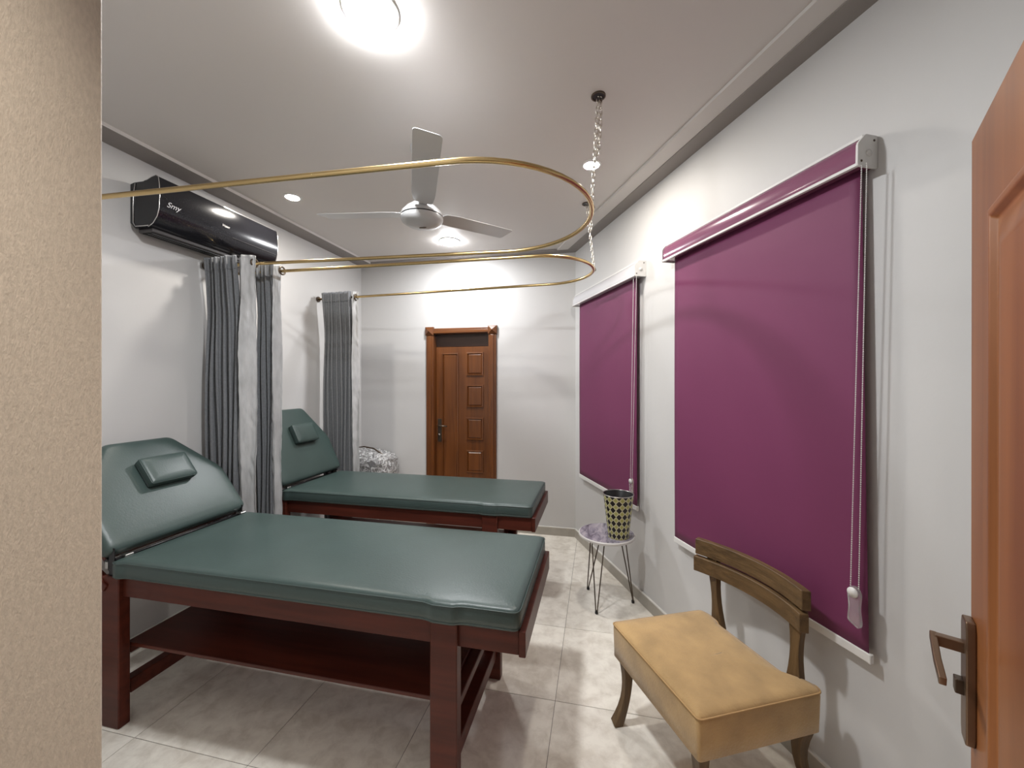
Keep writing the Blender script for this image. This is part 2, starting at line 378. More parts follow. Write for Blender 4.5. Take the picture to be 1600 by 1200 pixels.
# ---------------------------------------------------------------- back door
d1 = sthing('door_1', 'reddish brown panelled wooden door in the back wall', 'door', (0, YB, 0))
fw = 0.085
def arch(name, x0, x1, z0, z1, m): return box(name, x0, x1, -0.022, 0.10, z0, z1, m, d1, bevel=0.006, seg=2)
for x0, x1 in ((DX0, DX0 + fw), (DX1 - fw, DX1)):
    j = arch('jamb', x0, x1, 0, DH - fw, m_doorb); xc = (x0 + x1) / 2
    box('bead', xc - .018, xc + .018, -0.030, -0.022, 0, DH - fw - .005, m_doorb, j, bevel=0.005, seg=2)
hd = arch('header', DX0 + fw, DX1 - fw, DH - fw + .015, DH - .01, m_doorbh)
box('bead', DX0 + fw, DX1 - fw, -0.030, -0.022, DH - .065, DH - .03, m_doorbh, hd, bevel=0.005, seg=2)
for x0, x1 in ((DX0 - .008, DX0 + fw + .002), (DX1 - fw - .002, DX1 + .008)):
    z0, z1 = DH - fw, DH + 0.005; xc, zc = (x0 + x1) / 2, (z0 + z1) / 2
    V = [(x0, .0, z0), (x1, .0, z0), (x1, .0, z1), (x0, .0, z1), (x0, -.028, z0), (x1, -.028, z0), (x1, -.028, z1), (x0, -.028, z1), (xc, -.055, zc)]
    mesh('corner_block', V, [(0, 1, 2, 3), (0, 1, 5, 4), (1, 2, 6, 5), (2, 3, 7, 6), (3, 0, 4, 7), (4, 5, 8), (5, 6, 8), (6, 7, 8), (7, 4, 8)], m_doorb, d1)
LX0, LX1 = DX0 + fw, DX1 - fw
box('transom', LX0, LX1, 0.055, 0.08, 1.935, DH - fw + .015, m_doordk, d1)
leaf = box('leaf', LX0 + .002, LX1 - .002, 0.045, 0.085, 0.008, 1.93, m_doorb, d1, bevel=0.003, seg=1)
leaf['label'] = 'door leaf with one tall panel and a column of square panels'
def panel(x0, x1, z0, z1, par, y=0.045, m=m_doorb):
    a = 0.013; b = 0.030
    def rg(i, yy): return [(x0 + i, yy, z0 + i), (x1 - i, yy, z0 + i), (x1 - i, yy, z1 - i), (x0 + i, yy, z1 - i)]
    V = rg(0, y + .001) + rg(0, y - .010) + rg(a, y - .012) + rg(a + .004, y - .001) + rg(b, y - .009) + rg(b + .01, y - .009)
    F = []
    for k in range(5):
        for i in range(4): F.append((k * 4 + i, k * 4 + (i + 1) % 4, (k + 1) * 4 + (i + 1) % 4, (k + 1) * 4 + i))
    F.append((20, 21, 22, 23)); F.append((0, 1, 2, 3))
    return mesh('panel', V, F, m, par)
panel(-1.665, -1.475, 0.2, 1.865, leaf)
for z0, z1 in ((1.62, 1.87), (1.28, 1.52), (0.93, 1.17), (0.58, 0.82), (0.23, 0.47)): panel(-1.385, -1.195, z0, z1, leaf)
hp = box('handle_plate', LX0 + .025, LX0 + .068, 0.037, 0.045, 0.90, 1.15, m_bronze, d1, bevel=0.003, seg=2); hp['label'] = 'dark bronze handle plate'
tube('lever', [(LX0 + .046, .037, 1.08), (LX0 + .046, -.005, 1.08), (LX0 + .06, -.012, 1.08), (LX0 + .15, -.012, 1.075)], .008, m_bronze, hp)
tube('key_cylinder', [(LX0 + .046, .037, .98), (LX0 + .046, .022, .98)], .011, m_metal, hp)

# ---------------------------------------------------------------- open door at the right edge
dl = Vector((-0.470, -0.882, 0)); dn = Vector((-0.882, 0.470, 0))
d2 = sthing('door_2', 'open glossy orange-brown wooden door cut by the right edge', 'door', (0.826, 1.10, 0.012))
d2.matrix_world = Matrix(((dl.x, dn.x, 0, 0.826), (dl.y, dn.y, 0, 1.10), (0, 0, 1, 0.012), (0, 0, 0, 1))) @ Matrix.Rotation(0, 4, 'Y')
# local: x along leaf from free edge to hinge, y toward the visible face, z up  (left-handed-free: x cross y = z?)
if dl.cross(dn).z < 0:
    d2.matrix_world = Matrix(((dl.x, -dn.x, 0, 0.826), (dl.y, -dn.y, 0, 1.10), (0, 0, 1, 0.012), (0, 0, 0, 1)))
    SY = -1
else: SY = 1
def D2(x, y, z): return (x + (2.10 - z) * -0.006, SY * y, z)
DW = 0.82
box('leaf', 0, DW, -0.04, 0, 0, 2.085, m_doorn, d2, bevel=0.004, seg=2, T=D2)
def mould(x0, x1, z0, z1):
    rings = [(0, 0), (0, .006), (.010, .012), (.022, .012), (.032, .002), (.045, .002), (.085, .011), (.095, .011)]
    V = []
    for i, y in rings: V += [D2(x0 + i, y, z0 + i), D2(x1 - i, y, z0 + i), D2(x1 - i, y, z1 - i), D2(x0 + i, y, z1 - i)]
    F = [(k * 4 + i, k * 4 + (i + 1) % 4, (k + 1) * 4 + (i + 1) % 4, (k + 1) * 4 + i) for k in range(len(rings) - 1) for i in range(4)]
    k = len(rings) * 4; F.append((k - 4, k - 3, k - 2, k - 1)); F.append((3, 2, 1, 0))
    mesh('panel', V, F, m_doorn, d2, bevel=0.003, seg=2)
mould(0.195, 0.63, 0.2, 1.872)
plate = prism('handle_plate', [(0.004, .755), (0.012, .735), (0.052, .735), (0.060, .755), (0.060, .99), (0.052, 1.01), (0.012, 1.01), (0.004, .99)], 0.0, 0.016, m_antique, d2, T=lambda x, z, y: D2(x, y, z), bevel=0.003, seg=2)
plate['label'] = 'antique brass handle plate'
tube('lever', [D2(0.032, .012, .945), D2(0.032, .062, .945), ], (.012, .010), m_antique, plate, sq=True, bevel=.002)
tube('lever_grip', [D2(0.022, .062, .949), D2(0.10, .064, .930), D2(0.152, .062, .912)], [(.010, .006), (.009, .006), (.010, .006)], m_antique, plate, sq=True, bevel=.002)
tube('thumb_turn', [D2(0.030, .014, .855), D2(0.030, .030, .855)], (.016, .012), m_bronze, plate, sq=True, bevel=.002)

# ---------------------------------------------------------------- lamps
for lx_, ly_, lab_ in ((-0.79, 1.27, 'bright round surface light at the top of the ceiling, nearest the doorway'), (-1.36, 3.50, 'round surface light glaring below the fan near the back wall')):
  rl = thing('ceiling_light', lab_, 'ceiling light', (lx_, ly_, HC), 0, 'ceiling lights')
  lathe('frame', [(0.0, 0), (0.097, 0), (0.097, -0.006), (0.090, -0.011), (0.086, -0.009), (0.0, -0.008)], m_white, rl)
  lathe('diffuser', [(0.088, -0.009), (0.088, -0.0145), (0.078, -0.019), (0.045, -0.022), (0.0, -0.023)], m_glowr if ly_ < 2 else m_glowb, rl)
spots = [(-2.13, 2.43, 'small round downlight in the ceiling above the air conditioner'), (-0.04, 2.455, 'small round downlight behind the hanging chain')]
for x, y, lab in spots:
    s = thing('downlight', lab, 'ceiling light', (x, y, HC), 0, 'ceiling lights')
    lathe('frame', [(0.0, 0), (0.058, 0), (0.058, -0.004), (0.047, -0.008), (0.044, -0.005), (0.0, -0.004)], m_white, s, n=28)
    lathe('diffuser', [(0.044, -0.0055), (0.0, -0.0055)], m_glow, s, n=28)
s = thing('added_hall_light', 'added unseen round light in the hall behind the camera', 'ceiling light', (0.15, -0.12, 2.87), 0)  # unseen lamp, added to brighten the doorway reveal
lathe('diffuser', [(0.12, 0), (0.12, -0.02), (0.10, -.03), (0.0, -.035)], m_glowh, s)

# ---------------------------------------------------------------- ceiling fan
fan = thing('ceiling_fan', 'white three-bladed ceiling fan above the beds', 'fan', (-0.97, 2.075, HC))
lathe('canopy', [(0.012, -.075), (0.045, -.07), (0.062, -.03), (0.065, 0), (0, 0)], m_fan, fan)
tube('downrod', [(0, 0, -.05), (0, 0, -.31)], .011, m_fan, fan)
lathe('motor_housing', [(0.0, -.300), (0.03, -.300), (0.055, -.318), (0.09, -.345), (0.112, -.370), (0.118, -.384), (0.118, -.390), (0.0, -.390)], m_fan, fan)
lathe('gap_ring', [(0.0, -.389), (0.114, -.389), (0.114, -.398), (0.0, -.398)], m_black, fan)
lathe('bottom_cover', [(0.0, -.397), (0.118, -.397), (0.118, -.404), (0.110, -.420), (0.085, -.436), (0.045, -.445), (0.0, -.447)], m_fan, fan)
prism('badge', [(.022 * math.cos(2 * math.pi * k / 20), .01 + .008 * math.sin(2 * math.pi * k / 20)) for k in range(20)], -.4485, -.4465, m_bronze, fan)
for k in range(3):
    a = R(-63 + 120 * k); ca, sa = math.cos(a), math.sin(a); pit = R(-9)
    ol = round_outline([(0.125, -.050), (0.20, -.062), (0.665, -.062), (0.665, .062), (0.20, .062), (0.125, .050)], [.02, .05, .022, .022, .05, .02], 5)
    def TB(x, y, z): return (x * ca - y * math.cos(pit) * sa, x * sa + y * math.cos(pit) * ca, -.376 + y * math.sin(pit) + z + x * .09)
    b = prism('blade', ol, 0, .003, m_fan, fan, T=TB, bevel=.001)
    prism('blade_arm', round_outline([(0.085, -.02), (0.15, -.028), (0.22, -.03), (0.22, .03), (0.15, .028), (0.085, .02)], .008, 3), .003, .008, m_fan, b, T=TB)

# ---------------------------------------------------------------- curtain tracks and chains
def loopth(name, lab, yw, yn, yf0, yf1, tipx, zt):
    r = (yf1 - yn) / 2; cx = tipx - r; cy = (yn + yf1) / 2
    t = thing(name, lab, 'curtain rail', (XL, (yn + yf0) / 2, 2.33), 0, 'brass curtain rails'); ox, oy, oz = XL, (yn + yf0) / 2, 2.33
    P = [(XL + .012, yw, 2.325)] + [(XL + .012 + (cx - XL - .012) * k / 8, yw + (yn - yw) * k / 8, 2.325) for k in range(1, 9)]
    P += [(cx + r * math.sin(math.pi * k / 28), cy - r * math.cos(math.pi * k / 28), 2.325 + .005 * k / 28) for k in range(1, 28)]
    P += [(cx + (XL + .012 - cx) * k / 8, yf1 + (yf0 - yf1) * k / 8, 2.33 + .01 * k / 8) for k in range(0, 9)]
    tube('rail', [(x - ox, y - oy, z - oz) for x, y, z in P], .0105, m_brass, t, n=14)
    for y, z in ((yw, 2.325), (yf0, 2.34)):
        V, F = sweepVF([(0.0, y - oy, z - oz), (0.014, y - oy, z - oz)], .026, 20); mesh('wall_flange', V, F, m_bronze, t, smooth=False, bevel=.003)
    return t
loopth('curtain_rail', 'nearer looped brass curtain rail around the front bed', 1.235, 1.315, 2.20, 2.31, -0.028, 2.33)
loopth('curtain_rail', 'farther looped brass curtain rail around the back bed', 2.355, 2.415, 3.31, 3.16, -0.033, 2.33)

linkm = None
def chain(lab, top, bot, extra, ):
    global linkm
    c = thing('suspension_chain', lab, 'chain', top, 0, 'steel chains holding the rails')
    lathe('hole', [(0, -.0022), (.0255, -.0022), (.0255, -.003), (0, -.003)], m_black, c, n=24)
    lathe('ceiling_hole_cup', [(0.0, -.001), (0.030, -.001), (0.033, 0), (0.033, -.006), (0.027, -.006), (0.026, -.002), (0, -.002)], m_bronze, c, n=24)
    if linkm is None:
        P = [(.0075 * math.cos(a), 0, .0075 * math.sin(a) + (.0085 if math.sin(a) >= 0 else -.0085)) for a in [2 * math.pi * k / 12 + .26 for k in range(12)]]
        V, F = sweepVF(P, .0025, 6, closed=True); me = bpy.data.meshes.new('link'); me.from_pydata([tuple(v) for v in V], [], F)
        me.materials.append(m_chrome)
        for p in me.polygons: p.use_smooth = True
        linkm = me
    def run(a, b, off, slack=0.0):
        A = Vector(a); B = Vector(b); L = (B - A).length; n = int(L / .0255)
        for k in range(n):
            f = (k + .5) / n; p = A.lerp(B, f) + Vector((off[0], off[1], 0)) * math.sin(math.pi * f)
            o = link('link', linkm, None, c); o.location = p - Vector(top); o.scale = (1, 1, L / n / .0255)
            o.rotation_euler = (R(4 * math.sin(k)), R(3 * math.cos(k * 2)), R(90 * (k % 2) + 25))
    tp = Vector(top) - Vector((0, 0, .006)); run(tp, bot, (0, 0))
    run(tp + Vector((.010, .004, 0)), (Vector(top).lerp(Vector(bot), extra) + Vector((.014, .0, 0))), (.004, 0))
    hk = Vector(bot) - Vector(top)
    tube('hook', [hk + Vector((0, 0, .01)), hk + Vector((.008, 0, 0)), hk + Vector((.012, 0, -.012)), hk + Vector((.004, 0, -.02))], .0035, m_bronze, c, n=8)
chain('steel chain hanging from the ceiling to the nearer brass rail', (0.0, 1.872, HC), (-0.030, 1.835, 2.352), .55)
chain('steel chain hanging from the ceiling to the farther brass rail', (-0.085, 2.985, HC), (-0.030, 2.86, 2.352), .42)

# ---------------------------------------------------------------- curtains
def sheet(name, x0, x1, yc, A, nf, z0, z1, m, par, o, ph=0.0, ncol=None, drift=0.0, topA=0.6, thick=.0025, rnd=None, hz=None, hang=1.0, wr=0.0):
    ncol = ncol or nf * 12; nr = 26 if not wr else 110; V = []; F = []
    rnd = rnd or [random.uniform(-.5, .5) for _ in range(nf * 2 + 4)]
    for r in range(nr + 1):
        f = r / nr; z = z1 + (z0 - z1) * f
        if hz: f = (z1 - z) / hz
        for c in range(ncol + 1):
            s = c / ncol; u = s * nf; i = int(u)
            w = ph + 2 * math.pi * u + rnd[i] * (1 - math.cos(2 * math.pi * (u - i))) * .5
            amp = A * (topA + (1 - topA) * min(1, f * 3)) * (1 + .25 * math.sin(3.1 * s * nf + 2 * f))
            sn = math.sin(w); sn = math.copysign(abs(sn) ** .75, sn)
            y = yc + amp * sn + .006 * math.sin(9 * f + 5 * s) - (A * topA + .006) * max(0, 1 - f * 6) * hang
            x = x0 + (x1 - x0) * s + .3 * amp * math.sin(2 * w) + drift * f * (s - .3) + .004 * math.sin(7 * f + 8 * s)
            if wr: y += wr * noise.noise(Vector((x * 30, 0, z * 2.6))) + wr * .45 * noise.noise(Vector((x * 50 + z * 16, 3, z * 13)))
            V.append((x - o[0], y - o[1], z - o[2] + (.004 * math.sin(w * 1.0 + 1) if r == 0 else 0)))
    for r in range(nr):
        for c in range(ncol):
            a = r * (ncol + 1) + c; F.append((a, a + 1, a + ncol + 2, a + ncol + 1))
    ob = mesh(name, V, F, m, par, smooth=True, fix=False)
    sm = ob.modifiers.new('thick', 'SOLIDIFY'); sm.thickness = thick; sm.offset = 0
    return ob
def grommets(par, xs, y, z, o):
    for x in xs:
        V, F = sweepVF([(x - o[0] + .0, y - o[1] + .026 * math.cos(a), z - o[2] + .026 * math.sin(a)) for a in [2 * math.pi * k / 16 for k in range(16)]], .006, 6, closed=True, up=(1, 0, 0))
        mesh('grommet', V, F, m_bronze, par, smooth=True)
def curtain(lab, x0, x1, y, nf, zt, lin, A=.044, drift=.0):
    o = (x0, y, 0.05)
    t = thing('curtain', lab, 'curtain', o, 0, 'grey curtains gathered at the wall')
    if nf:
        rn = [random.uniform(-.5, .5) for _ in range(nf * 2 + 4)]
        sheet('fabric', x0, x1, y, A, nf, .05, zt, m_curt, t, o, drift=drift, rnd=rn)
        sheet('header_band', x0, x1, y - .001, A, nf, zt - .085, zt + .001, m_curt, t, o, drift=0, thick=.007, rnd=rn, hz=(zt - .05))
    for (a, b, n2, yy, AA, mm, nm) in lin:
        p = sheet(nm, a, b, yy, AA, n2, .05, zt + .002, mm, t, o, ph=2.2, drift=.03, topA=.9, hang=0, wr=.012, ncol=40)
    return t, o
c1, o1 = curtain('grey curtain gathered behind the front bed, turned to its silver lining', -2.585, -2.315, 2.19, 6, 2.375,
                 [(-2.315, -2.190, 1, 2.165, .024, m_lining, 'lining')], drift=.02)
grommets(c1, [-2.215], 2.195, 2.335, o1)
c2, o2 = curtain('curtain on the farther rail pressed against the silver-lined one', -2.375, -2.215, 2.375, 4, 2.372,
                 [(-2.225, -2.165, 1, 2.352, .018, m_lining, 'lining')], A=.03)
grommets(c2, [-2.165], 2.375, 2.33, o2)
c3, o3 = curtain('grey curtain gathered behind the back bed near the corner', -2.545, -2.235, 3.30, 7, 2.385,
                 [(-2.235, -2.175, 1, 3.285, .02, m_lining, 'lining')], A=.042)
grommets(c3, [-2.195], 3.285, 2.335, o3)

# ---------------------------------------------------------------- beds
def bed(lab, fx, hx, yn, yf, ang, L, bx):
    """fx foot x, hx hinge x, yn near y, yf far y"""
    t = thing('massage_bed', lab, 'massage bed', ((fx + hx) / 2, (yn + yf) / 2, 0), 0, 'green massage beds')
    cx, cy = (fx + hx) / 2, (yn + yf) / 2
    def T(x, y, z): return (x - cx, y - cy, z)
    LG = .095                                   # leg size
    lx = [(fx - .335, fx - .23), (hx - .07, hx + .03)]
    for x0, x1 in lx:
        for y0, y1 in ((yn + .008, yn + .008 + .048), (yf - .055, yf - .008)):
            box('leg', x0, x1, y0, y1, 0, .676, m_mahog, t, bevel=.004, seg=1, T=T)
    box('rail', hx - .02, fx - .005, yn + .027, yn + .055, .585, .678, m_mahog, t, bevel=.003, T=T)
    box('rail', hx - .02, fx - .005, yf - .045, yf - .017, .585, .678, m_mahog, t, bevel=.003, T=T)
    box('end_rail', fx - .005, fx + .020, yn + .016, yf - .010, .585, .678, m_mahog, t, bevel=.003, T=T)
    box('end_rail', hx - .02, hx + .005, yn + .055, yf - .045, .60, .678, m_mahog, t, bevel=.003, T=T)
    box('deck', hx, fx - .005, yn + .055, yf - .045, .660, .679, m_mahog, t, T=T)
    box('shelf', lx[1][1] - .04, lx[0][0] + .04, yn + .065, yf - .055, .337, .353, m_mahog, t, bevel=.002, T=T)
    for x0, x1 in ((lx[0][0] + .03, lx[0][1] - .02), (lx[1][0] + .03, lx[1][1] - .02)):
        box('stretcher', x0, x1, yn + .07, yf - .055, .115, .18, m_mahog, t, bevel=.003, T=T)
        box('shelf_bearer', x0, x1, yn + .07, yf - .055, .300, .337, m_mahog, t, bevel=.003, T=T)
    # mattress with bulges over the proud legs
    near = [(hx + .006, yn + .012)]
    def bump(xa, xb, y, d):
        return [(xa - .03, y), (xa - .008, y + d * .3), (xa + .012, y + d), (xb - .012, y + d), (xb + .008, y + d * .3), (xb + .03, y)]
    nb = bump(lx[0][0], lx[0][1], yn + .006, -.012)
    pts = [(hx, yn + .004), (hx + .035, yn - .008), (hx + .07, yn + .006)] + nb + [(fx, yn + .006)]
    rr = [.012, .01, .02] + [.01] * 6 + [.03]
    pts += [(fx, yf - .006), (hx, yf - .006)]; rr += [.03, .02]
    ol = round_outline(pts, rr, 4)
    rings = [(.004, .677), (.0, .682), (-.002, .705), (-.001, .730), (.002, .742), (.006, .7485), (.013, .7530), (.030, .7560), (.07, .758), (.16, .7595)]
    def hook(x, y, z): return (x, y, z + (0.0012 * math.sin(x * 9) * math.sin(y * 11) if z > .75 else 0))
    mt = loft('mattress', ol, rings, m_leather, t, T=T)
    tube('seam', [T(x, y, .686) for x, y in ol], .0022, m_leather, mt, n=5, closed=True)
    tube('seam', [T(x, y, .7445) for x, y in ol], .0022, m_leather, mt, n=5, closed=True)
    # backrest
    a = R(ang); ca, sa = math.cos(a), math.sin(a); yc = (yn + yf) / 2; hw = (yf - yn) / 2 - .003
    z0 = .788; TH = .062
    def TBk(u, v, w):   # u up the slope, v across, w out of the face (toward +x)
        return (bx - u * ca + (w - TH) * sa + TH * sa - cx, v - cy, z0 + u * sa + (w - TH) * ca + TH * ca)
    def TB2(u, v, w): return (bx - u * ca + w * sa - cx, v - cy, z0 + u * sa + w * ca)
    tw = .165
    out = [(0, yc - hw), (0, yc + hw), (.30, yc + hw), (L, yc + tw), (L, yc - tw), (.30, yc - hw)]
    out = [(u, v) for u, v in out]
    # orientation CCW in (u, v)
    ar = sum(out[k - 1][0] * out[k][1] - out[k][0] * out[k - 1][1] for k in range(6))
    if ar < 0: out = out[::-1]
    o2 = round_outline(out, .035, 5)
    br = loft('backrest', o2, [(.008, -.066), (0, -.058), (-.003, -.036), (-.001, -.016), (.004, -.006), (.012, 0), (.028, .004), (.06, .006), (.12, .007)], m_leather, t, T=TB2)
    br['label'] = 'raised eight-sided headrest board in dark green leatherette'
    inner = [(.02 + (u - .02) * .96, yc + (v - yc) * .95) for u, v in out]
    prism('backrest_board', inner, -.084, -.0665, m_mahog, t, T=TB2)
    # pillow
    pu, pv = (L * .60, yc + .026); pw, phh = .118, .078
    po = round_outline([(pu - phh, pv - pw), (pu + phh, pv - pw), (pu + phh, pv + pw), (pu - phh, pv + pw)][::1], .012, 3)
    ar = sum(po[k - 1][0] * po[k][1] - po[k][0] * po[k - 1][1] for k in range(len(po)))
    if ar < 0: po = po[::-1]
    pl = loft('pillow', po, [(.004, .008), (0, .014), (-.002, .046), (.001, .052), (.005, .0555), (.016, .059), (.04, .062)], m_leather, t, T=TB2)
    pl['label'] = 'small rectangular headrest pillow'
    tube('seam', [TB2(u, v, .050) for u, v in po], .002, m_leather, pl, n=5, closed=True)
    # hinges and ratchet
    for y in (yn + .05, yf - .06): box('hinge', hx - .03, hx + .008, y, y + .035, .750, .760, m_metal, t, T=T, bevel=.002)
    tube('hinge_rod', [T(hx - .022, yn + .03, .745), T(hx - .022, yf - .03, .745)], .007, m_black, t, n=8)
    for y in (yn + .02, yf - .035):
        br_ = box('ratchet_bracket', hx - .045, hx - .012, y, y + .004, .66, .80, m_black, t, T=T, bevel=.001)
        box('ratchet_plate', hx - .066, hx - .048, y - .001, y + .003, .705, .735, m_metal, br_, T=T)
        P = [T(hx - .04, y + .008, .70), T(bx - .30 * ca - .05 * sa, y + .008, z0 + .30 * sa - .06 * ca - .03)]
        tube('support_arm', P, (.012, .005), m_black, t, sq=True)
    def TL(x, y, z):
        r = R(32); dx, dz = x, z
        return T(hx - .085 + dx * math.cos(r) + dz * math.sin(r), y, .655 - dx * math.sin(r) + dz * math.cos(r))
    mesh('support_block', [TL(*v) for v in boxv(-.05, .055, yn + .0, yn + .035, -.018, .018)], BF, m_mahog, t, bevel=.003)
    return t
bed('front dark green leatherette massage bed on mahogany frame, nearest the camera', -.268, -2.118, 1.345, 2.055, 52, .565, -2.128)
bed('back dark green leatherette massage bed, behind the front one', -.415, -2.285, 2.50, 3.185, 64, .60, -2.270)

# ---------------------------------------------------------------- air conditioner
ac = thing('air_conditioner', 'glossy black wall-mounted air conditioner with silver edges', 'air conditioner', (XL, 1.755, 2.43))
AL = .845
prof = [(0, .255), (.03, .262), (.10, .262), (.125, .268), (.155, .280), (.185, .286), (.203, .276), (.210, .235), (.212, .17), (.208, .10), (.195, .055), (.165, .018), (.13, .0), (.03, .0), (0, .03)]
n = len(prof)
def extr(name, pr, y0, y1, m, par, bevel=0):
    k = len(pr); V = [(x, y0, z) for x, z in pr] + [(x, y1, z) for x, z in pr]
    F = [tuple(range(k)), tuple(range(k, 2 * k))[::-1]] + [(i, (i + 1) % k, k + (i + 1) % k, k + i) for i in range(k)]
    o = mesh(name, V, F, m, par, smooth=True); o.data.set_sharp_from_angle(angle=R(30)); return o
extr('body', prof, .006, AL - .006, m_acfront, ac)
for y0, y1 in ((0, .006), (AL - .006, AL)):
    V = [(x, y, z) for x, z in prof for y in (y0, y1)]
    e = extr('end_cap', [(x * .985 + .001, z * .985 + .002) for x, z in prof], y0 + .001, y1, m_acfront, ac)
    V, F = sweepVF([(x, y0 + .002 if y0 == 0 else y1 - .002, z) for x, z in prof[2:13]], .0022, 6)
    mesh('silver_edge', V, F, m_silver, e, smooth=True)
    V, F = sweepVF([(x * .96 + .002, y0 - .001 if y0 == 0 else y1, z) for x, z in [(.040, .255), (.026, .2), (.022, .12), (.024, .03), (.04, .008), (.14, .006)]], .0025, 6)
    mesh('silver_edge', V, F, m_silver, e, smooth=True)
box('underside_vent', .03, .135, .02, AL - .02, -.022, .001, m_acunder, ac, bevel=.006, seg=2)
for k in range(3): box('louvre', .05 + k * .028, .066 + k * .028, .03, AL - .03, -.027, -.022, m_black, ac)
box('display_line', .2075, .2100, .46, AL - .004, .0940, .0952, m_acunder, ac)
Rm = Matrix(((0, 0, 1, 0), (1, 0, 0, 0), (0, 1, 0, 0), (0, 0, 0, 1)))
text('script_mark', 'Smy', .045, m_text, ac, Matrix.Translation((.2125, .075, .135)) @ Rm, shear=.4)
text('brand_mark', 'Haier', .024, m_white, ac, Matrix.Translation((.2135, .41, .150)) @ Rm)
box('top_grille_strip', .185, .187, .42, AL - .01, .285, .289, m_silver, ac)

# ---------------------------------------------------------------- roller blinds
def blind(lab, t0, t1, f0, f1, zt, zb, zf, insm, chx, pend_z, tail):
    X, Y = wpt(t0); b = thing('roller_blind', lab, 'roller blind', (X, Y, 0), RZ, 'plum roller blinds on the right wall')
    def L(t, off, z): return (t - t0, -off, z)
    # cassette: curved front insert between two white rails
    V = []; F = []; prof = [(.004, zt), (.050, zt), (.068, zt - .012), (.082, zt - .045), (.083, zt - .085), (.078, zt - .098), (.004, zt - .098)]
    k = len(prof)
    for t in (t0 + .001, t1 - .004): V += [L(t, o_, z) for o_, z in prof]
    F = [tuple(range(k)), tuple(range(k, 2 * k))] + [(i, (i + 1) % k, k + (i + 1) % k, k + i) for i in range(k)]
    c = mesh('cassette', V, F, insm, b, smooth=True); c.data.set_sharp_from_angle(angle=R(35))
    tube('top_rail', [L(t0, .052, zt), L(t1 - .003, .052, zt)], (.005, .008), m_white, c, sq=True)
    tube('bottom_rail', [L(t0, .079, zt - .098), L(t1 - .003, .079, zt - .098)], (.005, .007), m_white, c, sq=True)
    for (ta, tb) in ((t0 - .003, t0 + .001), (t1 - .004, t1 + .004)):
        pr = round_outline([(.0, zt + .006), (.055, zt + .006), (.088, zt - .03), (.090, zt - .106), (.0, zt - .106)], .008, 3)
        V = [L(ta, o_, z) for o_, z in pr] + [L(tb, o_, z) for o_, z in pr]; k = len(pr)
        F = [tuple(range(k)), tuple(range(k, 2 * k))] + [(i, (i + 1) % k, k + (i + 1) % k, k + i) for i in range(k)]
        e = mesh('end_bracket', V, F, m_white, b, bevel=.001, seg=1)
    for o_, z in ((.018, zt - .012), (.074, zt - .088)): tube('screw', [L(t1 + .003, o_, z), L(t1 + .0055, o_, z)], .004, m_bronze, e, n=10)
    tube('drive_boss', [L(t1 + .003, .042, zt - .058), L(t1 + .007, .042, zt - .058)], .012, m_white, e, n=16)
    tube('roller_tube', [L(t0 + .01, .045, zt - .055), L(t1 - .015, .045, zt - .055)], .030, m_purple, b, n=16)
    # fabric with a very slight billow
    V = []; F = []; nx, nz = 24, 30
    for i in range(nz + 1):
        for j in range(nx + 1):
            s = j / nx; q = i / nz
            V.append(L(f0 + (f1 - f0) * s + tail * q * (s * .0 + 1) * .0 + tail * q * s, .034 + .0025 * math.sin(math.pi * q) * math.cos(2 * math.pi * s) + .001 * math.sin(9 * s), zf + (zb - zf) * q))
    for i in range(nz):
        for j in range(nx): a = i * (nx + 1) + j; F.append((a, a + 1, a + nx + 2, a + nx + 1))
    fb = mesh('fabric', V, F, m_purple, b, smooth=True, fix=False); sm = fb.modifiers.new('thick', 'SOLIDIFY'); sm.thickness = .0012
    box('bottom_bar', f0 - t0 - .002, f1 + tail - t0 + .004, -.042, -.028, zb - .028, zb + .003, m_white, b, bevel=.003, seg=2)
    box('bar_end_cap', f1 + tail - t0 + .003, f1 + tail - t0 + .010, -.043, -.027, zb - .029, zb + .004, m_white, b, bevel=.002)
    # bead chain
    (ta, tb), (tc, td), oc, ztop = chx
    paths = [((ta, oc, ztop), (tc, oc, pend_z)), ((tb, oc, ztop), (td, oc, pend_z))]
    V = []; F = []
    for A, B in paths:
        L_ = abs(A[2] - B[2]); nb = int(L_ / .0075)
        for k in range(nb):
            f = k / nb; cpt = Vector(L(A[0] + (B[0] - A[0]) * f, oc, A[2] + (B[2] - A[2]) * f)); r = .0031; q = len(V)
            V += [cpt + Vector(d) * r for d in ((1, 0, 0), (-1, 0, 0), (0, 1, 0), (0, -1, 0), (0, 0, 1), (0, 0, -1))]
            F += [tuple(q + i for i in f3) for f3 in ((0, 2, 4), (2, 1, 4), (1, 3, 4), (3, 0, 4), (2, 0, 5), (1, 2, 5), (3, 1, 5), (0, 3, 5))]
        v, f = sweepVF([L(*A), L(*B)], .0011, 4); q = len(V); V += v; F += [tuple(i + q for i in g_) for g_ in f]
    bc = mesh('bead_chain', V, F, m_white, b, smooth=True); bc['kind'] = 'stuff'
    tm = (tc + td) / 2
    hold = prism('tensioner', round_outline([(-.021, -.10), (.016, -.115), (.022, -.10), (.016, -.05), (.021, 0), (.010, .022), (-.010, .022), (-.021, 0), (-.016, -.05)], .01, 3), -.007, .007, m_clear, b,
                 T=lambda x, z, y: L(tm + x, oc + y, pend_z + z - .012), bevel=.002, seg=2)
    hold['label'] = 'clear plastic chain holder'
    tube('pulley', [L(tm, oc + .006, pend_z - .01), L(tm, oc + .011, pend_z - .01)], .017, m_white, hold, n=20)
    return b
blind('large plum roller blind with plum cassette, beside the open door', 1.589, 2.69, 1.638, 2.668, 2.383, .625, 2.30, m_purpleins, ((2.699, 2.715), (2.664, 2.690), .080, 2.275), .845, .022)
